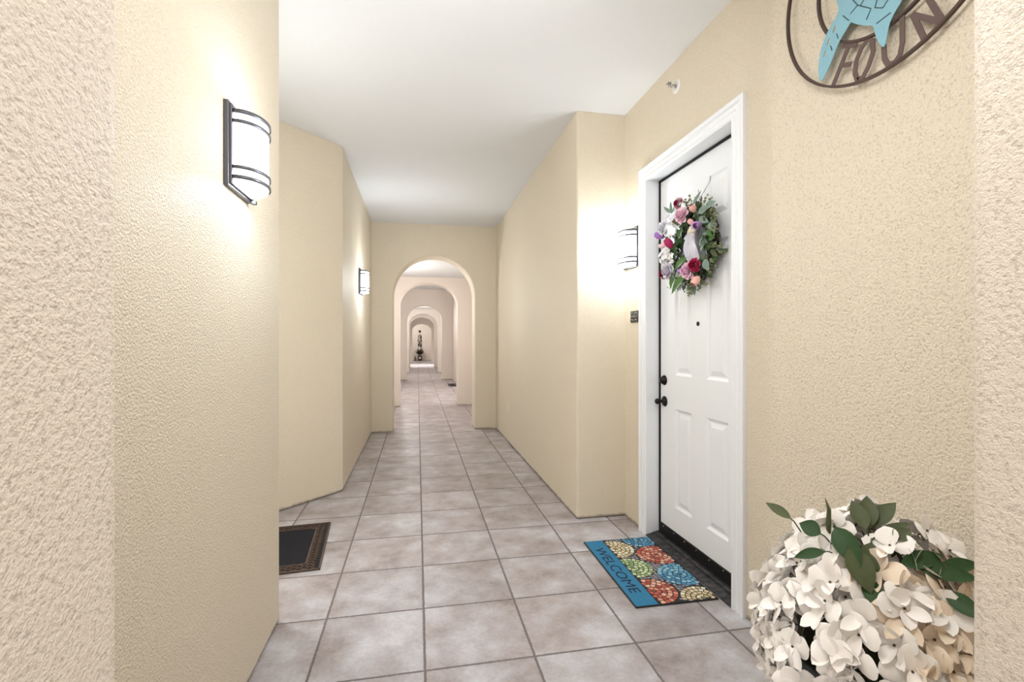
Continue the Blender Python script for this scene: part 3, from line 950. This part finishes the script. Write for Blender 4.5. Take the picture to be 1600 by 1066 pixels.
def raceme(az, reach, z_top, z_end, n, s0, cream, lift=.05):
    bm = bmesh.new()
    d = Vector((math.cos(az), math.sin(az), 0)); side = Vector((-d.y, d.x, 0))
    def P(t):
        r = .03 + reach * math.sin(min(t * 1.25, 1) * math.pi / 2)
        z = z_top + lift * math.sin(min(t * 2.2, 1) * math.pi) - (z_top - z_end) * max(0, t - .12) ** 1.35 * 1.15
        return d * r + Vector((0, 0, z)) + side * .03 * math.sin(t * 4 + az * 3)
    pts = [P(i / 12) for i in range(13)]
    tube(bm, pts, .003, 5, mi=2)
    for i in range(n):
        t = .22 + .78 * (i + rnd.random() * .6) / n
        c = P(t); tg = (P(min(t + .03, 1)) - P(t - .03)).normalized()
        sA, sB = frame_at(tg)
        outw = (c - Vector((0, 0, .62)))
        ang = i * 2.4 + rnd.uniform(-.4, .4)
        nn = sA * math.cos(ang) + sB * math.sin(ang)
        if nn.dot(outw) < -.02: nn = -nn
        nn = (nn * .9 + outw.normalized() * .55 + Vector((0, 0, .1))).normalized()
        s = s0 * (1.08 - .45 * max(0, t - .55) / .45)
        floret(bm, c + nn * .034 * (1.1 - .5 * t), nn, s, cream)
    # bud tip
    for k in range(7):
        q = P(1) + Vector((rnd.uniform(-.018, .018), rnd.uniform(-.018, .018), -rnd.uniform(0, .035)))
        bmesh.ops.create_icosphere(bm, subdivisions=2, radius=rnd.uniform(.006, .010), matrix=Matrix.Translation(q))
        for f in bm.faces[-80:]:
            f.material_index = 0; f.smooth = True
    # keep petals out of the walls around the corner
    lim_x, lim_y = 1.545 - FX - .012, .62 - FY + .012
    for v in bm.verts:
        if v.co.x > lim_x: v.co.x = lim_x - (v.co.x - lim_x) * .1
        if v.co.y < lim_y: v.co.y = lim_y - (v.co.y - lim_y) * .1
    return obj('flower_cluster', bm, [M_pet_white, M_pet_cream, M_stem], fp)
# azimuth 228 deg faces the camera; extra cream petals on the right also paint its shade
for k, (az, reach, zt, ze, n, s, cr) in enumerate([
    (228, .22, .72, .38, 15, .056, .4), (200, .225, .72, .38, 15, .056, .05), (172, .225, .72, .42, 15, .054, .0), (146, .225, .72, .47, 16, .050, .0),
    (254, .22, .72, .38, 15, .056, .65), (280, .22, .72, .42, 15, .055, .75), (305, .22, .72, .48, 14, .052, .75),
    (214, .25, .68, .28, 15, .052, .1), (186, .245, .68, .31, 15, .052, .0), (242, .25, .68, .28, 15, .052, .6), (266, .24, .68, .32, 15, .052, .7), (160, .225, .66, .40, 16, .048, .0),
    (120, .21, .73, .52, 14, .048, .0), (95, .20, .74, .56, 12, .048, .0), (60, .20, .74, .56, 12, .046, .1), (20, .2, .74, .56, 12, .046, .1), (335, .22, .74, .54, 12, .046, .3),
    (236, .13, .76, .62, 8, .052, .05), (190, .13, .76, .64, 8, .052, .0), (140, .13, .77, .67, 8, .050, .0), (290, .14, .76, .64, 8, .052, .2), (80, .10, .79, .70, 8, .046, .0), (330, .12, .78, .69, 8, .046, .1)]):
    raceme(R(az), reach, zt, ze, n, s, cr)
# leaves: given across (towards the door), up, out of the corner, direction on that face, length, width
FV = Vector((-.743, -.669, 0)); RV = Vector((.669, -.743, 0))
for a, z, c, ang, L, w, m in (
    (-.190, .840, .10, 148, .085, .034, M_leaf_olive), (-.115, .835, .16, 160, .060, .055, M_leaf_dark), (-.105, .795, .17, 205, .09, .034, M_leaf_dark),
    (-.085, .855, .14, -52, .120, .070, M_leaf_dark), (-.055, .820, .17, -70, .12, .075, M_leaf_olive), (-.010, .830, .13, -95, .11, .06, M_leaf_olive),
    (-.015, .850, .08, 88, .10, .055, M_leaf_olive), (-.010, .850, .07, 62, .105, .055, M_leaf_olive), (-.02, .85, .10, 112, .09, .05, M_leaf_olive), (.000, .840, .11, 40, .10, .034, M_leaf_olive),
    (.035, .845, .12, 48, .055, .045, M_leaf_olive), (.045, .800, .16, 24, .115, .05, M_leaf_dark), (.075, .800, .15, -2, .13, .05, M_leaf_dark), (.120, .800, .12, 18, .10, .04, M_leaf_dark),
    (.125, .760, .16, -28, .09, .05, M_leaf_dark), (.19, .785, .09, 0, .08, .04, M_leaf_dark), (-.02, .76, .18, -60, .09, .05, M_leaf_dark)):
    n_ = (FV * .8 + Vector((0, 0, .6)) + RV * rnd.uniform(-.2, .2)).normalized()
    up_ = (Vector((0, 0, 1)) - n_ * n_.z).normalized(); rt_ = up_.cross(n_)
    y = rt_ * math.cos(R(ang)) + up_ * math.sin(R(ang)); x = y.cross(n_)
    p = RV * a + FV * (c - .022) + Vector((0, 0, z - .006))
    M = Matrix.Translation(p) @ Matrix((x, y, n_)).transposed().to_4x4()
    bm = bmesh.new(); leaf(bm, M, L * .88, w * .82, rnd.uniform(-.05, .25), 0, .2)
    tube(bm, [p - y * .03 - n_ * .05, p - y * .008 - n_ * .004, p + y * .004], .002, 5)
    obj('leaf', bm, m, fp)
bm = bmesh.new(); q = RV * -.10 + FV * .10
tube(bm, [q + Vector((0, 0, .80)), q + Vector((.004, .006, .845)), q + Vector((0, 0, .885)), q + Vector((-.008, .004, .915))], [.003, .007, .005, .001], 6)
obj('twig', bm, M_leaf_olive, fp)

# ------------------------------------------------------------------ far end of the hall
EY = 32.34
t = thing('round_ornament', 'small dark round ornament on far end wall above the scroll hanging', 'wall ornament', (.153, EY + .004, 1.93))
My = Matrix.Rotation(R(90), 4, 'X')
bm = bmesh.new(); lathe(bm, [(.085, 0), (.085, .015), (.06, .025), (.02, .03), (.001, .03)], 20, My)
obj('disc', bm, mat('dark_brown_metal', (60, 44, 36), .5, .2), t)
bm = bmesh.new(); tube(bm, [(.05 * math.cos(i * math.pi / 8), -.03, .05 * math.sin(i * math.pi / 8)) for i in range(16)], .008, 6, closed=True)
obj('rim', bm, mat('rust_metal', (110, 74, 54), .5, .2), t)
t = thing('scroll_wall_hanging', 'tall narrow dark metal scroll hanging on the far end wall above potted plant', 'wall hanging', (.153, EY, 1.30))
bm = bmesh.new()
for cz in (.30, .0, -.28):
    tube(bm, [(.10 * math.cos(th), -.02, cz + .11 * math.sin(th)) for th in [i * math.pi / 10 - .4 for i in range(14)]], .022, 6)
    tube(bm, [(.045 * math.cos(th) + .02, -.02, cz - .02 + .05 * math.sin(th)) for th in [i * math.pi / 8 + 2.6 for i in range(15)]], .022, 6)
for s in (-1, 1):
    tube(bm, [(s * .105, -.015, .30), (s * .12, -.015, 0), (s * .105, -.015, -.42)], .014, 6)
obj('scrollwork', bm, mat('dark_brown_metal', (56, 42, 36), .5, .2), t)
bm = bmesh.new()
for x, z in ((.05, .20), (-.02, -.11), (-.06, -.26), (.07, -.38)):
    lathe(bm, [(.045, 0), (.045, .02), (.001, .025)], 14, Matrix.Translation((x, -.02, z)) @ My)
obj('medallion', bm, mat('near_black_metal', (30, 24, 22), .5, .2), t)
t = thing('potted_plant', 'dark leafy plant in a round pot standing against the far end wall', 'plant', (.153, EY - .30, 0))
bm = bmesh.new(); lathe(bm, [(.09, 0), (.11, .03), (.14, .10), (.155, .20), (.13, .29), (.12, .32), (.14, .34), (.12, .345), (.10, .32), (.001, .31)], 28)
obj('pot', bm, mat('dark_pot', (70, 60, 54), .2), t)
bm = bmesh.new(); box(bm, -.06, .06, -.170, -.135, .13, .24)
obj('pot_highlight', bm, mat('pale_pot_highlight', (214, 204, 190), .4), t, bevel=.03)  # pale block standing in for a highlight on the pot front
bm = bmesh.new()
for i in range(26):
    az = rnd.uniform(0, 6.28); el = rnd.uniform(.55, 1.25)
    d = Vector((math.cos(az), math.sin(az), 0)); y = d * math.cos(el) + Vector((0, 0, math.sin(el)))
    x = Vector((-d.y, d.x, 0))
    M = Matrix.Translation(Vector((0, 0, .36)) + y * rnd.uniform(.02, .12)) @ Matrix((x, y, x.cross(y))).transposed().to_4x4()
    leaf(bm, M, rnd.uniform(.28, .44), .10, rnd.uniform(0, .3))
for v in bm.verts:
    v.co.y = min(v.co.y, .28)
obj('foliage', bm, varied('far_leaf', (66, 60, 44), (44, 42, 30), 10, .6), t)
t = thing('floor_figurine', 'tiny dark figurine on the floor left of the far potted plant', 'figurine', (-.14, EY - .25, 0))
bm = bmesh.new(); lathe(bm, [(.09, 0), (.09, .03), (.06, .06), (.075, .12), (.06, .18), (.03, .21), (.001, .22)], 18)
obj('body', bm, mat('figurine_gray', (112, 100, 88), .6), t)
bm = bmesh.new(); bmesh.ops.create_uvsphere(bm, u_segments=14, v_segments=10, radius=.05, matrix=Matrix.Translation((0, 0, .25)))
obj('head', bm, mat('figurine_gray_head', (112, 100, 88), .6), t, smooth=True)

# ------------------------------------------------------------------ light
point('light_near', (.45, 1.25, 2.5), 1.5, .25)  # added soft lamp above the frame, brightens ceiling and near walls
area('light_behind', (.25, -1.6, 2.0), (R(80), 0, 0), 1.4, 1.6, 24)  # added fill from behind the camera
area('light_hall_fill', (.30, 1.95, 2.97), (R(50), 0, 0), .9, .3, 6)
area('light_front_fill', (.30, .80, 2.62), (R(28), 0, R(0)), 1.0, .4, 18)
point('light_left_alcove', (-.95, 2.75, 2.05), 19, .04, COOL)
point('light_left_low', (-.95, 2.75, .80), 9, .08)  # added unseen low lamp, lifts the door and lower walls
point('light_between', (-.50, 8.25, 2.0), 40, .1)
point('light_module', (-.55, 13.2, 2.1), 60, .1)
point('light_module', (1.35, 11.2, 2.1), 60, .1)
point('light_between', (-.55, 18.0, 2.0), 60, .1)
point('light_module', (-.55, 22.0, 2.0), 34, .1)
area('light_far_down', (.2, 26.0, 2.95), (0, 0, 0), 1.0, 2.6, 62).data.spread = R(75)
point('light_end', (-.55, 30.3, 2.0), 60, .1)

w = bpy.data.worlds.new('world'); sc.world = w; w.use_nodes = True
bg = w.node_tree.nodes['Background']
bg.inputs[0].default_value = (1, .98, .95, 1); bg.inputs[1].default_value = 1.2

# ------------------------------------------------------------------ camera
cam = bpy.data.cameras.new('camera'); co = bpy.data.objects.new('camera', cam); C.objects.link(co)
H = 2.92248 * S; YAW = .19538
co.location = (0, 0, H)
co.rotation_euler = (R(90), 0, -YAW)
cam.sensor_width = 36; cam.lens = 746.17 / 1600 * 36
cam.shift_y = -(533 - 532.12) / 1600
cam.clip_start = .03; cam.clip_end = 100
sc.camera = co

sc.view_settings.view_transform = 'Standard'
sc.view_settings.look = 'None'
sc.view_settings.exposure = -.02
